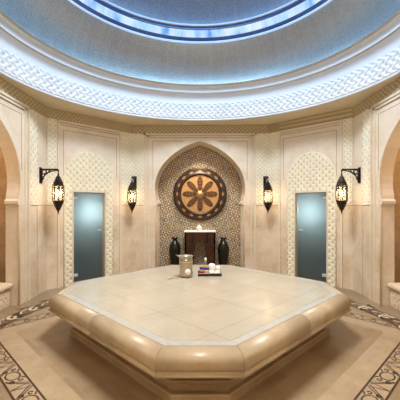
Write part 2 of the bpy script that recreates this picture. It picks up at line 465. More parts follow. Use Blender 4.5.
for i in range(8):
    p0 = Vector(inner[i]).lerp(Vector(outer[i]), .5); p1 = Vector(inner[(i+1) % 8]).lerp(Vector(outer[(i+1) % 8]), .5)
    d = p1-p0; L = d.length
    if L < .5: continue
    d.normalize(); n = Vector((-d.y, d.x)); W = .085; cnt = max(1, round(L/.52)); st = L/cnt
    for c in range(cnt):
        o = p0 + d*(st*(c+.5))
        P = lambda u, v: tuple(o + d*u + n*v)
        # oval flanked by curls and a zigzag
        ribbon(m, [P(.085*math.cos(t), .062*math.sin(t)) for t in [2*PI*k/20 for k in range(20)]], .016, .0016, True)
        for sg in (-1, 1):
            for cv in (-1, 1):
                ribbon(m, [P(sg*(.125-.030*(1-k/14)*math.cos(k*.5)), cv*(.045-.030*(1-k/14)*math.sin(k*.5))) for k in range(13)], .016, .0016)
            ribbon(m, [P(sg*.075, -W), P(sg*st*.42, W), P(sg*st*.5, -W)], .016, .0016)
            ribbon(m, [P(sg*.10, -W), P(sg*st*.48, W*.9)], .013, .0016); ribbon(m, [P(sg*.06, .06), P(sg*.11, W)], .016, .0016)
m.build('floor_scroll_border', [M['floor_pale'], M['floor_dark']], parent=fl)
# wave ring
m = MB(); R0, R1 = 2.745, 2.985
def arcpts(r, a0, a1, n): return [(r*math.cos(a0+(a1-a0)*i/n), CY+r*math.sin(a0+(a1-a0)*i/n)) for i in range(n+1)]
nn = 128
a_, b_ = arcpts(R0, 0, 2*PI, nn), arcpts(R1, 0, 2*PI, nn)
m.add([(x, y, .0024) for x, y in a_]+[(x, y, .0024) for x, y in b_], [(i, i+1, nn+2+i, nn+1+i) for i in range(nn)])
m.cur = 1
cntw = 43; Rm = (R0+R1)/2
m.add([(x, y, .0030) for x, y in arcpts(R0+.012, 0, 2*PI, nn)]+[(x, y, .0030) for x, y in arcpts(R1-.012, 0, 2*PI, nn)], [(i, i+1, nn+2+i, nn+1+i) for i in range(nn)])
for c in range(cntw):
    a0 = 2*PI*c/cntw; da = 2*PI/cntw; wd = (R1-R0)/2-.012
    def P(u, v): a = a0+da*u; return ((Rm+v*wd)*math.cos(a), CY+(Rm+v*wd)*math.sin(a))
    m.cur = 2      # russet leaf
    ts = [k/10 for k in range(11)]
    A_ = [P(.45+.50*t, -.85+1.0*t*t) for t in ts]; B_ = [P(.45+.50*t, -.85+1.7*math.sin(t*PI/2)*(1-.35*t)) for t in ts]
    m.add([(x, y, .0038) for x, y in A_+B_], [(k, k+1, 12+k, 11+k) for k in range(10)])
    m.cur = 3      # cream crescents
    for rr_, wdt in ((.98, .050), (.52, .044)):
        ribbon(m, [P(.12+.34*rr_*math.sin(t), -.9+1.75*rr_*math.sin(t/2)**2+ .0) for t in [k*PI/12 for k in range(13)]], wdt, .0042)
    ribbon(m, [P(.42+.5*t, .85-.9*t+.35*math.sin(t*PI)) for t in ts], .030, .0044)
    ribbon(m, [P(.62+.10*math.cos(t), .62+.22*math.sin(t)) for t in [k*.63 for k in range(11)]], .014, .0044)
m.cur = 1
for r in (R0, R1): ribbon(m, arcpts(r, 0, 2*PI, nn)[:-1], .010, .0036, True)
for c in range(cntw):
    a = 2*PI*(c+.3)/cntw
    if ray_oct(a) > 3.14:
        m.add([(r_*math.cos(a+o_), CY+r_*math.sin(a+o_), .0030) for r_, o_ in ((3.02,-.045),(3.02,.03),(3.11,.045))], [(0,1,2)])
m.build('floor_wave_ring', [M['floor_pale'], M['floor_dark'], M['floor_brown'], M['floor_cream']], parent=fl)

# ---- ceiling soffit between the walls and the round cornice
RR = 2.98
angs = sorted([2*PI*i/144 for i in range(144)]+[math.atan2(y-CY, x) % (2*PI) for x, y in OCT])
m = MB(); vs = []
for a in angs:
    r = ray_oct(a); vs += [(RR*math.cos(a), CY+RR*math.sin(a), ZT), (max(r, RR)*math.cos(a), CY+max(r, RR)*math.sin(a), ZT)]
N = len(angs); m.add(vs, [(2*i, 2*i+1, 2*((i+1) % N)+1, 2*((i+1) % N)) for i in range(N)])
m.add([(-BX,-1.3,ZT),(BX,-1.3,ZT),(BX,FY1,ZT),(-BX,FY1,ZT)], [(0,1,2,3)])
m.build('ceiling', M['soffit'], kind='structure')

# ---- cornice, dome, ring, upper dome  (origin at the dome axis so that the mosaic follows it)
def revolve(name, prof, mat, parent=None, kind='structure', n=160, smooth=True):
    m = MB(); m.smooth = smooth; m.lathe(prof, n=n, caps=False)
    o = m.build(name, mat, parent, kind); 
    if not parent: o.location = (0, CY, 0)
    return o
corn = revolve('trim_1', [(2.985,3.65),(2.985,3.64),(2.95,3.64),(2.945,3.66),(2.965,3.675),(2.965,3.68)], M['plaster'])
# braided relief band
PER, ROWS = 136, 2.8
Z0, Z1 = 3.68, 4.04
def weave(u, v):
    # u, v in lattice units; two families of crossing rounded bands woven over and under
    a = u+v; b = u-v
    fa = a-math.floor(a)-.5; fb = b-math.floor(b)-.5
    ca = math.floor(a); cb = math.floor(b)
    ha = max(0, 1-(fa/.33)**2); hb = max(0, 1-(fb/.33)**2)
    over = ((ca+cb) % 2 == 0)
    ha = ha**.5 if ha > 0 else 0; hb = hb**.5 if hb > 0 else 0
    if over: return max(ha, .55*hb)
    return max(hb, .55*ha)
m = MB(); m.smooth = True; nu = PER*9; nv = 40; vs = []
for j in range(nv+1):
    tz = j/nv; z = Z0+(Z1-Z0)*tz
    for i in range(nu):
        u_ = i/nu*PER; sc_ = .045*(1+math.cos(2*PI*u_))
        h = weave(u_, tz*ROWS+.15)*max(0, min(1, (.985-sc_-tz)/.03))*max(0, min(1, (tz-.01)/.02))
        r = 2.965-.02*tz-.026*h; a = 2*PI*i/nu
        vs.append((r*math.cos(a), r*math.sin(a), z))
m.add(vs, [(j*nu+i, j*nu+(i+1) % nu, (j+1)*nu+(i+1) % nu, (j+1)*nu+i) for j in range(nv) for i in range(nu)])
m.build('braided_relief_band', M['plaster'], corn)
revolve('cornice_moulding', [(2.945,4.04),(2.95,4.07),(2.943,4.12),(2.922,4.165),(2.89,4.20),(2.862,4.222),(2.862,4.245),(2.858,4.29),(2.835,4.33),(2.80,4.358),(2.775,4.368),(2.76,4.385),(2.76,4.40),(2.775,4.405),(2.79,4.40),(2.79,4.375),(2.87,4.375),(2.87,4.42)], M['plaster'], corn, None)
for r_, z_ in ((2.852,4.220),(2.862,4.243),(2.772,4.366),(2.756,4.388)):
    revolve('shade_bead', [(r_+.007*math.cos(t), z_+.007*math.sin(t)) for t in [k*PI/3 for k in range(7)]], M['shade_bead'], corn, None)
revolve('led_strip', [(2.82,4.385),(2.79,4.385)], M['led_cool'], corn, None)
dome = revolve('trim_2', [(2.87,4.41),(2.87,4.52),(2.85,4.66),(2.80,4.82),(2.715,4.97),(2.61,5.09),(2.53,5.16),(2.50,5.18)], M['silver'])
ring = revolve('trim_3', [(2.50,5.18),(2.49,5.165),(2.475,5.165),(2.465,5.18),(2.465,5.20),(2.48,5.21)], M['plaster'])
revolve('blue_band', [(2.48,5.21),(2.475,5.225),(2.46,5.235),(2.452,5.275)], M['blue_band'], ring, None)
revolve('ring_reflection_band', [(2.452,5.275),(2.44,5.30),(2.42,5.36),(2.408,5.41)], M['reflection_band'], ring, None)
revolve('blue_band', [(2.408,5.41),(2.395,5.41),(2.39,5.43),(2.40,5.45),(2.40,5.485)], M['blue_band'], ring, None)
revolve('ring_ledge', [(2.40,5.48),(2.37,5.48),(2.36,5.49),(2.36,5.51),(2.50,5.51),(2.50,5.6)], M['plaster'], ring, None)
revolve('led_strip', [(2.47,5.52),(2.42,5.52)], M['led_blue'], ring, None)
revolve('trim_4', [(2.50,5.56),(2.44,5.72),(2.28,5.92),(2.0,6.10),(1.6,6.26),(1.25,6.35),(1.0,6.40)], M['mesh'])
m = MB(); m.lathe([(1.0,6.40),(.98,6.36),(.94,6.36),(.93,6.40),(.01,6.40)], n=48); o = m.build('ceiling_oculus', M['plaster'], None, 'structure'); o.location = (0, CY, 0)

# ---- wall trims: frieze, frames, pilaster relief panels, arch mouldings
def strip_path(m, T, pts, wd, n0, n1):
    """flat raised band along an s-z polyline made of axis aligned boxes"""
    for (s0, z0), (s1, z1) in zip(pts[:-1], pts[1:]):
        a, b = sorted((s0, s1)); c, d = sorted((z0, z1))
        m.box(a-wd/2, b+wd/2, n0, n1, c-wd/2, d+wd/2, T=lambda x, y, z: T(x, y, z))
def knot(u, v):
    """carved interlace: overlapping rings on a staggered lattice, 0..1"""
    best = 0
    for ou, ov in ((0,0), (.5,.5)):
        a = u+ou; b = v+ov
        fa = a-math.floor(a)-.5; fb = b-math.floor(b)-.5
        r = math.hypot(fa, fb)
        h = min(1, (.375-r)/.10) - (.45 if .17 < r < .235 else 0)
        if h > best: best = h
    return max(0, best)
def relief(T, s0, s1, z0, z1, per, depth, inside=None, n_off=.004, step=None):
    m = MB(); step = step or per/11; ns = max(2, round((s1-s0)/step)); nz = max(2, round((z1-z0)/step)); H = []
    for j in range(nz+1):
        for i in range(ns+1):
            s_ = s0+(s1-s0)*i/ns; z = z0+(z1-z0)*j/nz
            h = min(1, 1.1*knot((s_-(s0+s1)/2)/per+.5, z/per)); H.append(h)
            m.v.append(T(s_, n_off+depth*h, z))
    for j in range(nz):
        for i in range(ns):
            cs = s0+(s1-s0)*(i+.5)/ns; cz = z0+(z1-z0)*(j+.5)/nz
            if inside and not inside(cs, cz): continue
            a = j*(ns+1)+i; hh = H[a]+H[a+1]+H[a+ns+1]+H[a+ns+2]
            m.cur = 0 if hh > .8 else 1  # low faces get the second, darker material as painted shade
            m.face((a, a+1, a+ns+2, a+ns+1))
    return m
# frieze under the soffit
m = MB()
m.box(-BX, BX, 0, .02, ZF, ZT, T=M_back)
for sg in (-1, 1):
    m.box(-SC, SC, 0, .02, ZF, ZT, T=M_side(sg)); m.box(0, DL, 0, .02, ZF, ZT, T=M_diag(sg))
m.build('trim_5', M['frieze'], kind='structure')

m = MB(); g = MB()
FR = 1.37
ah = [(s_, z) for s_, z in OUT]
for T, front in ((M_back, False), (M_side(-1), True), (M_side(1), True)):
    for sg in (-1, 1):
        if front and sg < 0: pass
        m.box(min(sg*FR, sg*(FR-.045)), max(sg*FR, sg*(FR-.045)), 0, .035, 0, ZF, T=T)
        m.box(min(sg*1.27, sg*1.235), max(sg*1.27, sg*1.235), 0, .022, 0, 3.39, T=T)
        g.box(min(sg*1.16, sg*1.15), max(sg*1.16, sg*1.15), 0, .003, 2.3, 3.265, T=T)
        g.box(min(sg*1.16, sg*.42), max(sg*1.16, sg*.42), 0, .003, 3.255, 3.265, T=T)
    g.box(-FR+.05, FR-.05, 0, .012, 3.392, 3.402, T=T); g.box(-1.235, 1.235, 0, .008, 3.343, 3.352, T=T)
    m.box(-FR, FR, 0, .035, ZF-.04, ZF, T=T); m.box(-1.27, 1.27, 0, .022, 3.355, 3.39, T=T)
    m.smooth = True; m.tube([T(a, .004, z) for a, z in ah], .016, 6); m.smooth = False
for sg in (-1, 1):
    T = M_diag(sg)
    for a, b, h in ((.20, .245, .03), (1.62, 1.665, .03)): m.box(a, b, 0, h, 0, ZF, T=T)
    m.box(.20, 1.665, 0, .03, ZF-.04, ZF, T=T)
    m.box(.245, 1.62, 0, .018, 3.36, 3.39, T=T); g.box(.25, 1.615, 0, .012, 3.392, 3.402, T=T); g.box(.25, 1.615, 0, .008, 3.347, 3.356, T=T)
    g.box(.32, 1.55, 0, .003, 3.252, 3.262, T=T); g.box(.32, .33, 0, .003, 2.3, 3.262, T=T); g.box(1.54, 1.55, 0, .003, 2.3, 3.262, T=T)
    g.box(0, .2, 0, .004, 1.69, 1.70, T=T); g.box(1.665, DL, 0, .004, 1.69, 1.70, T=T)
    g.box(FR, SC, 0, .004, 1.69, 1.70, T=M_side(sg)); g.box(min(sg*FR, sg*BX), max(sg*FR, sg*BX), 0, .004, 1.69, 1.70, T=M_back)
    g.box(1.66, 1.668, 0, .003, 0, 3.4, T=M_side(sg))
m.build('trim_6', M['trim'], kind='structure'); g.build('trim_7', M['joint'], kind='structure')

PERK = .14
RM = [M['relief'], M['relief_shade']]
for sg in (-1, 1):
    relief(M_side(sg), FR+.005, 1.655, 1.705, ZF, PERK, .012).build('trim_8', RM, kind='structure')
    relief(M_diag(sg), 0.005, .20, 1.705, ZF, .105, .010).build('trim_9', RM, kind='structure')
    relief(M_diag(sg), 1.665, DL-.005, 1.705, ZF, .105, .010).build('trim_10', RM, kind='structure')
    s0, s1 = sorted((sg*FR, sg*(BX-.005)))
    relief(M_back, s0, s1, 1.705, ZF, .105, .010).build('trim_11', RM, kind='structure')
    # arched relief panel round each door
    C, Wd, ZS, ZA = .8875, .5525, 2.22, 2.855
    arc = []
    for k in range(13):
        t = k/12; arc.append((Wd*math.cos(t*PI/2)**1.0, ZS+(ZA-ZS)*math.sin(t*PI/2)**.93))
    def ztop(o_):
        o_ = abs(o_)
        if o_ >= Wd: return ZS
        t = math.acos(o_/Wd); return ZS+(ZA-ZS)*math.sin(t)**.93
    T = M_diag(sg)
    ins = lambda s_, z: z < ztop(s_-C) and not (DO0-.03 < s_ < DO1+.03 and z < DZ+.03)
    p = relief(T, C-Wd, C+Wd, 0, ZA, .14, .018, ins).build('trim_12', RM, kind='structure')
    mm = MB(); mm.smooth = True
    pts = [(C-Wd, 0)]+[(C-a, z) for a, z in arc]+[(C+a, z) for a, z in reversed(arc[:-1])]+[(C+Wd, 0)]
    mm.tube([T(a, .006, z) for a, z in pts], .013, 6)
    mm.build('arch_moulding', M['relief'], p)
    mm = MB()
    mm.box(DO0-.03, DO0, -.14, .03, 0, DZ+.045, T=T); mm.box(DO1, DO1+.035, -.14, .03, 0, DZ+.045, T=T); mm.box(DO0, DO1, -.14, .03, DZ, DZ+.045, T=T)
    mm.build('door_frame', M['trim'], p)
    # glass door leaf
    m = MB(); n0, n1 = -.105, -.095
    m.box(DO0+.01, DO1-.01, n0, n1, .01, DZ-.01, T=T)
    d = m.build('door_1' if sg < 0 else 'door_2', M['door_glass'], kind='structure')
    for z in (.18, 1.86):
        m = MB()
        a, b = (DO0-.01, DO0+.13)
        m.box(a, b, -.12, -.065, z-.032, z+.032, T=T, bev=.004); m.build('hinge', M['steel'], d, label='steel hinge')
    m = MB(); m.smooth = True
    m.tube([T(DO1-.055, -.08, 1.13), T(DO1-.055, -.045, 1.13), T(DO1-.16, -.045, 1.13)], .011, 8)
    m.smooth = False; m.lathe([(.024,-.0),(.024,.012)], n=12, T=lambda x, y, z: T(DO1-.055+x, -.095+z, 1.13+y))
    m.build('door_handle', M['steel'], d, label='steel lever handle')

# ------------------------------------------------------------------ the central marble slab
SV = [(.35, 2.41), (1.94, 3.97), (1.94, 4.71), (.59, 6.06), (-.59, 6.06), (-1.94, 4.71), (-1.94, 3.97), (-.35, 2.41)]
def inset(poly, o):
    n = len(poly); L = []
    for i in range(n):
        p0, p1 = Vector(poly[i]), Vector(poly[(i+1) % n]); d = (p1-p0).normalized()
        nrm = Vector((-d.y, d.x))                      # inward for counter-clockwise
        L.append((p0+nrm*o, d))
    out = []
    for i in range(n):
        (p, d), (q_, e) = L[i-1], L[i]
        den = d.x*e.y-d.y*e.x; t = ((q_.x-p.x)*e.y-(q_.y-p.y)*e.x)/den; out.append(p+d*t)
    return out
def sweep(m, prof, gap=0, splits=None, close_ends=True):
    """stones of a moulding swept round the octagon, mitred at the corners, split along the long sides"""
    rings = [inset(SV, o) for o, z in prof]
    for i in range(8):
        j = (i+1) % 8; ns = splits.get(i, 1) if splits else 1
        for c in range(ns):
            L = (Vector(SV[j])-Vector(SV[i])).length; e = gap/L
            ta, tb = c/ns+e, (c+1)/ns-e; vs = []
            for (o, z), R in zip(prof, rings):
                for t in (ta, tb):
                    p = R[i].lerp(R[j], t); vs.append((p.x, p.y, z))
            n = len(prof); fs = [(2*k, 2*k+1, 2*k+3, 2*k+2) for k in range(n-1)]
            m.add(vs, fs)
            if gap: 
                m.smooth_was = m.smooth; m.smooth = False
                b = len(m.v)-len(vs); m.face([b+2*k for k in range(n)]); m.face([b+2*k+1 for k in reversed(range(n))]); m.smooth = m.smooth_was
slab = thing('marble_slab', 'large low octagonal cream marble platform in the middle of the hammam floor', 'marble platform', (0, 0, 0))
prof = [(.30,.33),(.06,.335),(.035,.34),(.012,.345),(.0,.352),(.0,.368),(.012,.378),(.022,.384),(.008,.40),(.0,.425),(.002,.462),(.010,.490),(.026,.513),(.050,.532),(.078,.544),(.10,.549),(.13,.55),(.13,.50)]
m = MB(); m.smooth = True; sweep(m, prof, .0018, {0: 2, 2: 2, 4: 2, 6: 2}); rim = m.build('rim', M['rim'], slab)
m = MB(); 
for o0, o1 in ((.132, .215),):
    A, B = inset(SV, o0), inset(SV, o1)
    m.add([(p.x, p.y, .5495) for p in A]+[(p.x, p.y, .5495) for p in B], [(i, (i+1) % 8, 8+(i+1) % 8, 8+i) for i in range(8)])
m.build('inlay_stripe', M['inlay'], slab, label='grey veined marble stripe inlaid in the top')
m = MB(); B = inset(SV, .217); m.add([(p.x, p.y, .5495) for p in B]+[(p.x, p.y, .45) for p in B], [tuple(range(8))]+[(i, (i+1) % 8, 8+(i+1) % 8, 8+i) for i in range(8)])
def slab_mat():
    k = NB('slab_top_marble'); v = k.tc(); r = k.mapping(v, rot=(0, 0, PI/4), loc=(.33, .30, 0))
    b = k.n.new('ShaderNodeTexBrick'); k.l.new(r, b.inputs['Vector']); b.offset = 0
    b.inputs['Scale'].default_value = 1; b.inputs['Brick Width'].default_value = .78; b.inputs['Row Height'].default_value = .78
    b.inputs['Mortar Size'].default_value = .0035; b.inputs['Mortar Smooth'].default_value = 0
    b.inputs['Color1'].default_value = (.47,.42,.33,1); b.inputs['Color2'].default_value = (.52,.47,.375,1); b.inputs['Mortar'].default_value = (.34,.29,.20,1)
    n1 = k.noise(v, 2.2, 7, .65, .7)
    col = k.mix(k.ramp(n1, [(.32, (0,0,0)), (.66, (1,1,1))]), (.40,.355,.275), (.50,.46,.37))
    col = k.mix(k.math('SUBTRACT', 1, k.math('MULTIPLY', k.math('SUBTRACT', 1, b.outputs['Fac']), .62)), col, b.outputs[0])
    return k.done(col, .22, 0, .5)
m.build('slab_top', slab_mat(), slab)
prof = [(.235,.0),(.235,.065),(.247,.08),(.285,.085),(.285,.15),(.27,.16),(.24,.17),(.232,.185),(.24,.20),(.285,.21),(.32,.235),(.325,.28),(.29,.31),(.25,.335)]
m = MB(); m.smooth = False; sweep(m, prof, 0, {0: 2, 2: 2, 4: 2, 6: 2}); m.build('plinth', M['base'], slab)

# ------------------------------------------------------------------ benches in the side arches
def bench(sg, label):
    t = thing('stone_bench', label, 'bench', (sg*3.55, CY, 0), 0, 'stone benches in the side arches')
    y0, y1 = -1.06, 1.06
    def X(x): return sg*x-sg*3.55
    m = MB(); m.smooth = False
    xa, xb = sorted((X(3.205), X(4.6)))
    m.box(xa, xb, y0, y1, 0, .30)
    m.build('base', M['bench'], t)
    # rounded nosing seat
    pr = [(3.25,.30),(3.19,.30),(3.165,.312),(3.155,.335),(3.155,.355),(3.168,.378),(3.195,.39),(4.6,.39)]
    m = MB(); m.smooth = True
    vs = [(X(x), y, z) for x, z in pr for y in (y0, y1)]
    m.add(vs, [(2*k, 2*k+1, 2*k+3, 2*k+2) for k in range(len(pr)-1)]); m.smooth = False
    m.face([2*k for k in range(len(pr))]); m.face([2*k+1 for k in range(len(pr))])
    m.build('seat', M['bench'], t)
    T = lambda s_, n, z: (X(3.205-n), s_, z)
    relief(T, y0+.02, y1-.02, .03, .29, .11, .008, n_off=.001).build('carved_panel', [M['bench'], M['base']], t)
bench(-1, 'rounded marble bench inside the left side arch')
bench(1, 'rounded marble bench inside the right side arch')

# ------------------------------------------------------------------ lanterns
def make_lantern():
    """origin on the wall at the bracket plate; -y points into the room"""
    t = thing('wall_lantern', '', 'wall lamp', (0,0,0), 0, 'pierced metal wall lanterns')
    m = MB(); m.box(-.028, .028, -.03, 0, -.25, .02, bev=.006); m.box(-.04, .04, -.014, 0, -.27, .04, bev=.005); m.build('wall_plate', M['bronze'], t)
    m = MB(); m.smooth = True
    m.tube([(0,-.02,0), (0,-.33,0), (0,-.345,-.012), (0,-.345,-.05)], .014, 8)
    m.tube([(0, -.33+.30*math.sin(a), -.02-.22*(1-math.cos(a))) for a in [k*PI/16 for k in range(0, 9)]], .012, 6)
    for cx, cz, r in ((-.075,-.05,.036), (-.058,-.12,.026), (-.14,-.035,.026), (-.048,-.175,.018), (-.195,-.03,.018), (-.105,-.085,.016)):
        m.tube([(0, cx+r*math.cos(a), cz+r*math.sin(a)) for a in [k*PI/6 for k in range(12)]], .008, 5, closed=True)
    m.build('bracket_arm', M['bronze'], t)
    cy = -.345
    # hexagonal lantern body
    a0 = PI/6
    def lathe(prof, nm, mat, n=8, parent=t, smooth=False):
        mm = MB(); mm.smooth = smooth; mm.lathe(prof, 0, cy, n, a0); return mm.build(nm, mat, parent)
    capm = MB(); capm.lathe([(.008,-.05),(.010,-.085),(.022,-.095),(.012,-.105),(.018,-.12),(.040,-.15),(.050,-.165),(.046,-.172),(.060,-.20),(.076,-.235),(.090,-.245),(.090,-.257),(.084,-.263),(.100,-.305),(.108,-.312),(.108,-.322),(.02,-.322)], 0, cy, 8, a0)
    mm = capm
    for k in range(8):
        a = a0+2*PI*k/8+PI/8
        for r_, z_ in ((.064,-.212), (.088,-.285)):
            c = (r_*math.cos(a), cy+r_*math.sin(a), z_)
            mm.tube([(c[0]+.012*math.cos(b)*-math.sin(a), c[1]+.012*math.cos(b)*math.cos(a), c[2]+.014*math.sin(b)) for b in [i*PI/3 for i in range(6)]], .004, 4, closed=True)
    mm.build('cap', M['bronze'], t)
    mm = MB(); mm.lathe([(.094,-.322),(.102,-.45),(.094,-.605)], 0, cy, 8, a0, caps=False); mm.build('glass', M['lantern_glass'], t)
    mm = MB()
    for k in range(8):
        a = a0+2*PI*k/8
        mm.tube([((r_+.004)*math.cos(a), cy+(r_+.004)*math.sin(a), z_) for r_, z_ in ((.094,-.32),(.102,-.45),(.094,-.607))], .009, 5)
        b = a+PI/8; r1 = .094
        mm.tube([((r1+.006)*math.cos(b+o_), cy+(r1+.006)*math.sin(b+o_), z_) for o_, z_ in ((-.36,-.40),(-.2,-.355),(0,-.335),(.2,-.355),(.36,-.40))], .005, 4)
    mm.build('ribs', M['bronze'], t)
    lathe([(.02,-.60),(.106,-.60),(.108,-.610),(.100,-.62),(.094,-.635),(.092,-.66),(.078,-.675),(.066,-.715),(.048,-.745),(.044,-.76),(.030,-.785),(.014,-.80),(.020,-.812),(.010,-.825),(.006,-.86),(.001,-.875)], 'bottom', M['bronze'])
    mm = MB(); mm.smooth = True; mm.lathe([(.001,-.51),(.016,-.50),(.026,-.475),(.024,-.45),(.014,-.425),(.001,-.41)], 0, cy, 12); mm.build('bulb', M['bulb'], t)
    return t
proto = make_lantern()
ZL = 2.385
LAN = [((-XS, 5.95, ZL), -PI/2*-1, 'pierced bronze lantern on a side bracket, left of the left glass door', 1),
       ((XS, 5.95, ZL), PI/2*-1, 'pierced bronze lantern on a side bracket, right of the right glass door', 1),
       ((-1.585, YB, ZL-.02), 0, 'pierced bronze lantern on the pilaster between the left glass door and the mosaic niche', 0),
       ((1.585, YB, ZL-.02), 0, 'pierced bronze lantern on the pilaster between the mosaic niche and the right glass door', 0)]
for i, (loc, rz, lab, near) in enumerate(LAN):
    o = proto if i == 0 else copy_tree(proto)
    o.location = loc; o.rotation_euler.z = rz; o['label'] = lab
    d = Matrix.Rotation(rz, 3, 'Z') @ Vector((0, -.345, -.46)); p = Vector(loc)+d
    point('lantern_light', p, 34, (1, .72, .44), .03)

# ------------------------------------------------------------------ niche: plate, console, vases, pot
NB_Y = YB+.66
ZC = 1.99
t = thing('decorative_plate', 'large round dark-rimmed copper plate hanging on the mosaic niche wall', 'wall decoration', (.0, NB_Y, ZC))
t.scale = (1.06, 1, 1.06)
Tp = lambda x, y, z: (x, -z, y)
m = MB(); m.smooth = True
m.lathe([(.47,.03),(.49,.075),(.51,.085),(.53,.07),(.60,.065),(.64,.075),(.665,.06),(.67,.03),(.66,.002),(.47,.002)], n=56, caps=False, T=Tp)
rimo = m.build('rim', M['plate_rim'], t, label='dark carved rim')
for k in range(16):
    a = 2*PI*k/16; ca, sa = math.cos(a), math.sin(a); m = MB(); pts = []
    for u, v in ((.535,0),(.565,.065),(.60,0),(.565,-.065)): pts.append((u*ca-v*sa, u*sa+v*ca))
    m.add([(x, -.071, y) for x, y in pts]+[(x, -.055, y) for x, y in pts], [(0,1,2,3)]+[(i, (i+1) % 4, 4+(i+1) % 4, 4+i) for i in range(4)])
    m.build('ornament', M['rim_ornament'], rimo)
m = MB(); m.smooth = True
m.lathe([(.49,.03),(.46,.028),(.30,.022),(.10,.022),(.08,.035),(.035,.04),(.03,.055),(.001,.06)], n=56, caps=False, T=Tp)
m.smooth = False; m.cur = 1
for k in range(8):
    a = PI/2+2*PI*k/8; ca, sa = math.cos(a), math.sin(a)
    def R(u, v, y): return (u*ca-v*sa, y, u*sa+v*ca)
    L = [(.07,.012),(.13,.030),(.20,.056),(.28,.070),(.35,.066),(.40,.050),(.435,.022)]
    ring_ = [(u, v) for u, v in L]+[(u, -v) for u, v in reversed(L)]
    n_ = len(ring_)
    m.cur = 1; m.add([R(u, v, -.036) for u, v in ring_]+[R(u, v, -.020) for u, v in ring_], [tuple(range(n_))]+[(i, (i+1) % n_, n_+(i+1) % n_, n_+i) for i in range(n_)])
    m.cur = 0
    for r in [.18+.07*i for i in range(3)]:
        for sg in (-1, 1):
            m.add([R(r, 0, -.037), R(r+.005, 0, -.037), R(r+.034, sg*.042, -.037), R(r+.029, sg*.042, -.037)], [(0,1,2,3)])
    m.cur = 1; a += PI/8; ca, sa = math.cos(a), math.sin(a)
    m.add([R(u, v, -.030) for u, v in ((.08,0),(.13,.016),(.20,0),(.13,-.016))], [(0,1,2,3)])
m.build('plate', [M['copper'], M['dark_copper']], t, label='copper centre with a star of dark leaves')

t = thing('console', 'dark carved wood console with white top and arched opening, under the round plate', 'console table', (0, 8.04, 0))
cw = .385
m = MB(); m.box(-cw-.025, cw+.025, -.19, .19, 1.005, 1.04, bev=.008); m.build('top', M['white'], t, label='white marble top')
m = MB()
# front with an arched opening
ar = [(-.17, 0.0)]+[(-.17-.018*math.sin(k*PI/6)*0, .45+.05*k) for k in range(4)]
ar = [(-.16,0),(-.16,.55),(-.185,.60),(-.185,.66),(-.165,.72),(-.12,.78),(-.06,.83),(0,.86)]
full = ar+[(-a, b) for a, b in reversed(ar[:-1])]
for y in (-.17, -.13):
    for (a, za), (b, zb) in zip(full[:-1], full[1:]):
        if abs(b-a) > 1e-4: m.add([(a, y, za), (b, y, zb), (b, y, 1.005), (a, y, 1.005)], [(0,1,2,3)])
    for sg in (-1, 1):
        m.add([(sg*cw, y, 0), (sg*.16, y, 0), (sg*.16, y, .55), (sg*.16, y, .60), (sg*.16, y, 1.005), (sg*cw, y, 1.005)], [(0,1,2,3,4,5)])
for (a, za), (b, zb) in zip(full[:-1], full[1:]): m.add([(a, -.17, za), (b, -.17, zb), (b, -.13, zb), (a, -.13, za)], [(0,1,2,3)])
for sg in (-1, 1):
    a, b = sorted((sg*cw, sg*(cw-.03))); m.box(a, b, -.17, .17, 0, 1.005)
    a, b = sorted((sg*.19, sg*.165)); m.box(a, b, -.13, .17, 0, .60)
m.build('body', M['console'], t)
for sg in (-1, 1):
    for z0, z1 in ((.83,.97), (.62,.79), (.10,.58)):
        m = MB(); a, b = sorted((sg*.215, sg*.355))
        m.box(a, b, -.186, -.17, z0, z0+.02); m.box(a, b, -.186, -.17, z1-.02, z1); m.box(a, a+.02, -.186, -.17, z0, z1); m.box(b-.02, b, -.186, -.17, z0, z1)
        cx, cz = (a+b)/2, (z0+z1)/2
        m.lathe([(.035,.0),(.03,.012),(.012,.014),(.001,.02)], n=8, T=lambda x, y, z: (cx+x, -.17-z, cz+y))
        m.build('carved_panel', M['dark_copper'], t)
m = MB()
m.tube([(a, -.176, z) for a, z in full[1:-1]], .012, 5); m.build('arch_edge', M['dark_copper'], t)

t = thing('lidded_pot', 'small white pot with a pointed lid on the console top', 'pot', (-.02, 8.0, 1.04))
m = MB(); m.smooth = True; m.lathe([(.05,0),(.075,.01),(.08,.045),(.075,.06)], n=24); m.build('bowl', M['white'], t)
m = MB(); m.smooth = True; m.lathe([(.082,.06),(.078,.075),(.055,.10),(.028,.125),(.014,.14),(.018,.15),(.001,.162)], n=24); m.build('lid', M['white'], t)

def vase():
    t = thing('floor_vase', 'tall glossy black vase with a notched lip, left of the wooden console', 'vase', (0,0,0), 0, 'black floor vases in the niche')
    m = MB(); m.smooth = True
    pr = [(.075,0),(.085,.02),(.088,.10),(.105,.25),(.125,.40),(.135,.52),(.132,.60),(.112,.68),(.082,.74),(.056,.775),(.046,.80),(.046,.815)]
    m.lathe(pr+[(.03,.81),(.03,.5),(.001,.45)], n=32); b = m.build('body', M['black'], t)
    m = MB(); m.smooth = True
    n = 32; vs = []
    for r0, z0, amp in ((.046,.81,0), (.060,.835,.012), (.075,.86,.022), (.068,.862,.022), (.040,.83,.0)):
        for i in range(n):
            a = 2*PI*i/n; k = abs(math.cos(a)); vs.append((r0*(1+.12*k)*math.cos(a), r0*math.sin(a), z0+amp*(k-.5)))
    m.add(vs, [(j*n+i, j*n+(i+1) % n, (j+1)*n+(i+1) % n, (j+1)*n+i) for j in range(4) for i in range(n)])
    m.build('lip', M['black'], t)
    return t
v1 = vase(); v1.location = (-.65, 8.0, 0); v1.scale = (1.12, 1.12, 1.0)
v2 = copy_tree(v1); v2.location = (.605, 8.0, 0); v2['label'] = 'tall glossy black vase with a notched lip, right of the wooden console'

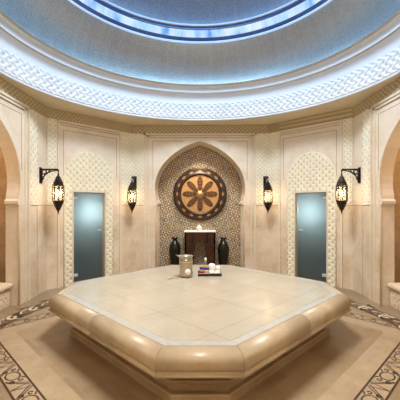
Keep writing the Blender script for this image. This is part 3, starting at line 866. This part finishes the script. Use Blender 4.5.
# ------------------------------------------------------------------ things on the slab
ZS_ = .5497
t = thing('jug', 'pale gold glass jug with a pouring lip and white rosette, on the marble platform', 'jug', (-.225, 4.98, ZS_))
m = MB(); m.smooth = True
m.lathe([(.075,0),(.095,.008),(.105,.03),(.108,.07),(.104,.13),(.108,.20),(.112,.25),(.108,.285),(.098,.30)], n=32)
m.build('body', M['jug'], t)
m = MB(); m.smooth = True; n = 32; vs = []
for r0, z0 in ((.098,.298),(.106,.318),(.118,.338),(.112,.338),(.09,.305)):
    for i in range(n):
        a = 2*PI*i/n; lip = max(0, math.cos(a-PI))**6
        vs.append((r0*math.cos(a)*(1+.42*lip*(z0-.298)/.04), r0*math.sin(a), z0+.01*lip*(z0 > .33)))
m.add(vs, [(j*n+i, j*n+(i+1) % n, (j+1)*n+(i+1) % n, (j+1)*n+i) for j in range(4) for i in range(n)])
m.build('pouring_lip', M['jug'], t)
m = MB(); m.smooth = True
m.tube([(0.108*math.cos(a), 0.108*math.sin(a), .245) for a in [2*PI*k/32 for k in range(32)]], .006, 6, closed=True)
m.build('band', M['rope'], t)
m = MB(); m.smooth = True
for k in range(10):
    a = 2*PI*k/10
    m.lathe([(.001,0),(.017,.004),(.017,.012),(.001,.018)], n=8, T=lambda x, y, z, a=a: (.035+.030*math.cos(a)+x, -.105-z, .10+.030*math.sin(a)+y))
m.lathe([(.03,0),(.028,.015),(.001,.024)], n=14, T=lambda x, y, z: (.035+x, -.106-z, .10+y))
m.build('rosette', M['white'], t, label='white rosette')

t = thing('wooden_spoon', 'small pale wooden spoon lying beside the jug', 'spoon', (-.40, 4.85, ZS_+.0085), math.radians(20))
m = MB(); m.smooth = True; m.tube([(-.06,0,.004),(0,0,.004),(.09,0,.006)], .007, 8); m.build('handle', M['rope'], t)
m = MB(); m.smooth = True; m.lathe([(.001,-.008),(.02,-.006),(.028,.004),(.024,.004),(.001,-.002)], -.08, 0, 16); m.build('bowl', M['rope'], t)

TX, TY = .158, 5.12
t = thing('tray', 'black lacquered rectangular tray on the marble platform, right of the jug', 'tray', (TX, TY, ZS_))
tw, td = .192, .125
m = MB(); m.box(-tw+.008, tw-.008, -td+.008, td-.008, 0, .012); m.build('tray_floor', M['tray'], t)
m = MB()
for a in ((-tw, tw, -td, -td+.012), (-tw, tw, td-.012, td), (-tw, -tw+.012, -td, td), (tw-.012, tw, -td, td)): m.box(a[0], a[1], a[2], a[3], 0, .048, bev=.003)
m.build('tray_side', M['tray'], t)
TZ = ZS_+.0125
def pot(x, y, r, h, lidmat, bodymat, label, nm='cosmetic_jar', lab_l=None):
    t = thing(nm, label, 'jar', (TX+x, TY+y, TZ), 0, 'small jars on the black tray')
    m = MB(); m.smooth = True; m.lathe([(r*.9,0),(r,.006),(r,h*.7),(r*.92,h*.74)], n=20); m.build('body', bodymat, t)
    m = MB(); m.smooth = True; m.lathe([(r*.98,h*.74),(r*1.02,h*.76),(r*1.02,h*.96),(r*.95,h),(r*.3,h+.002),(.001,h+.002)], n=20); m.build('lid', lidmat, t)
pot(-.125, -.02, .040, .115, M['blue'], M['pot'], 'small beige jar with a blue lid, leftmost on the black tray')
pot(-.045, -.01, .040, .105, M['blue'], M['pot'], 'small beige jar with a blue lid, second from the left on the black tray')
pot(-.135, -.085, .028, .062, M['red'], M['red'], 'small red jar at the front left corner of the black tray')
pot(-.055, -.082, .034, .070, M['pot'], M['pot'], 'small plain beige jar at the front of the black tray')
t = thing('oil_bottle', 'small glass bottle of yellow oil with white stopper, at the back of the black tray', 'bottle', (TX-.065, TY+.07, TZ))
m = MB(); m.smooth = True; m.lathe([(.028,0),(.034,.008),(.036,.09),(.030,.125),(.014,.15),(.012,.19)], n=20); m.build('body', M['oil'], t)
m = MB(); m.smooth = True; m.lathe([(.020,.165),(.034,.17),(.034,.178),(.014,.182),(.014,.19)], n=16); m.build('collar', M['clear'], t)
m = MB(); m.smooth = True; m.lathe([(.013,.19),(.018,.205),(.020,.235),(.012,.255),(.001,.26)], n=16); m.build('stopper', M['white'], t)
def towel(x, y, z, r, L, up, rz, label):
    t = thing('rolled_towel', label, 'towel', (TX+x, TY+y, TZ+z), rz, 'rolled white towels on the black tray')
    m = MB(); m.smooth = True; n = 40; turns = 3; vs = []
    # outer roll with soft ends and a spiral visible at each end
    Tt = (lambda a, b, c: (a, b, c)) if up else (lambda a, b, c: (c-L/2, a, b+r))
    m.lathe([(.001,L*.97),(r*.2,L),(r*.28,L*.96),(r*.42,L*.99),(r*.52,L*.95),(r*.68,L*.965),(r*.88,L*.90),(r*1.0,L*.76),(r,L*.5),(r*1.02,L*.15),(r*.95,L*.03),(r*.82,0),(r*.62,L*.05),(r*.5,.002),(r*.35,L*.05),(.001,.004)], n=28, caps=False, T=Tt)
    m.build('roll', M['towel'], t)
    m = MB(); m.smooth = True
    m.tube([Tt((r*1.01)*math.cos(2.2), (r*1.01)*math.sin(2.2), L*u) for u in (.06,.3,.6,.94)], .005, 6); m.build('hem', M['towel'], t)
towel(.035, -.07, 0, .034, .095, False, 0, 'rolled white towel lying at the front middle of the black tray')
towel(.125, -.075, 0, .034, .10, False, math.radians(8), 'rolled white towel lying at the front right of the black tray')
towel(.040, .035, 0, .056, .165, True, 0, 'thick rolled white towel standing upright on the black tray, the tallest of the towels')
towel(.142, .055, 0, .040, .12, True, 0, 'shorter rolled white towel standing at the back right of the black tray')
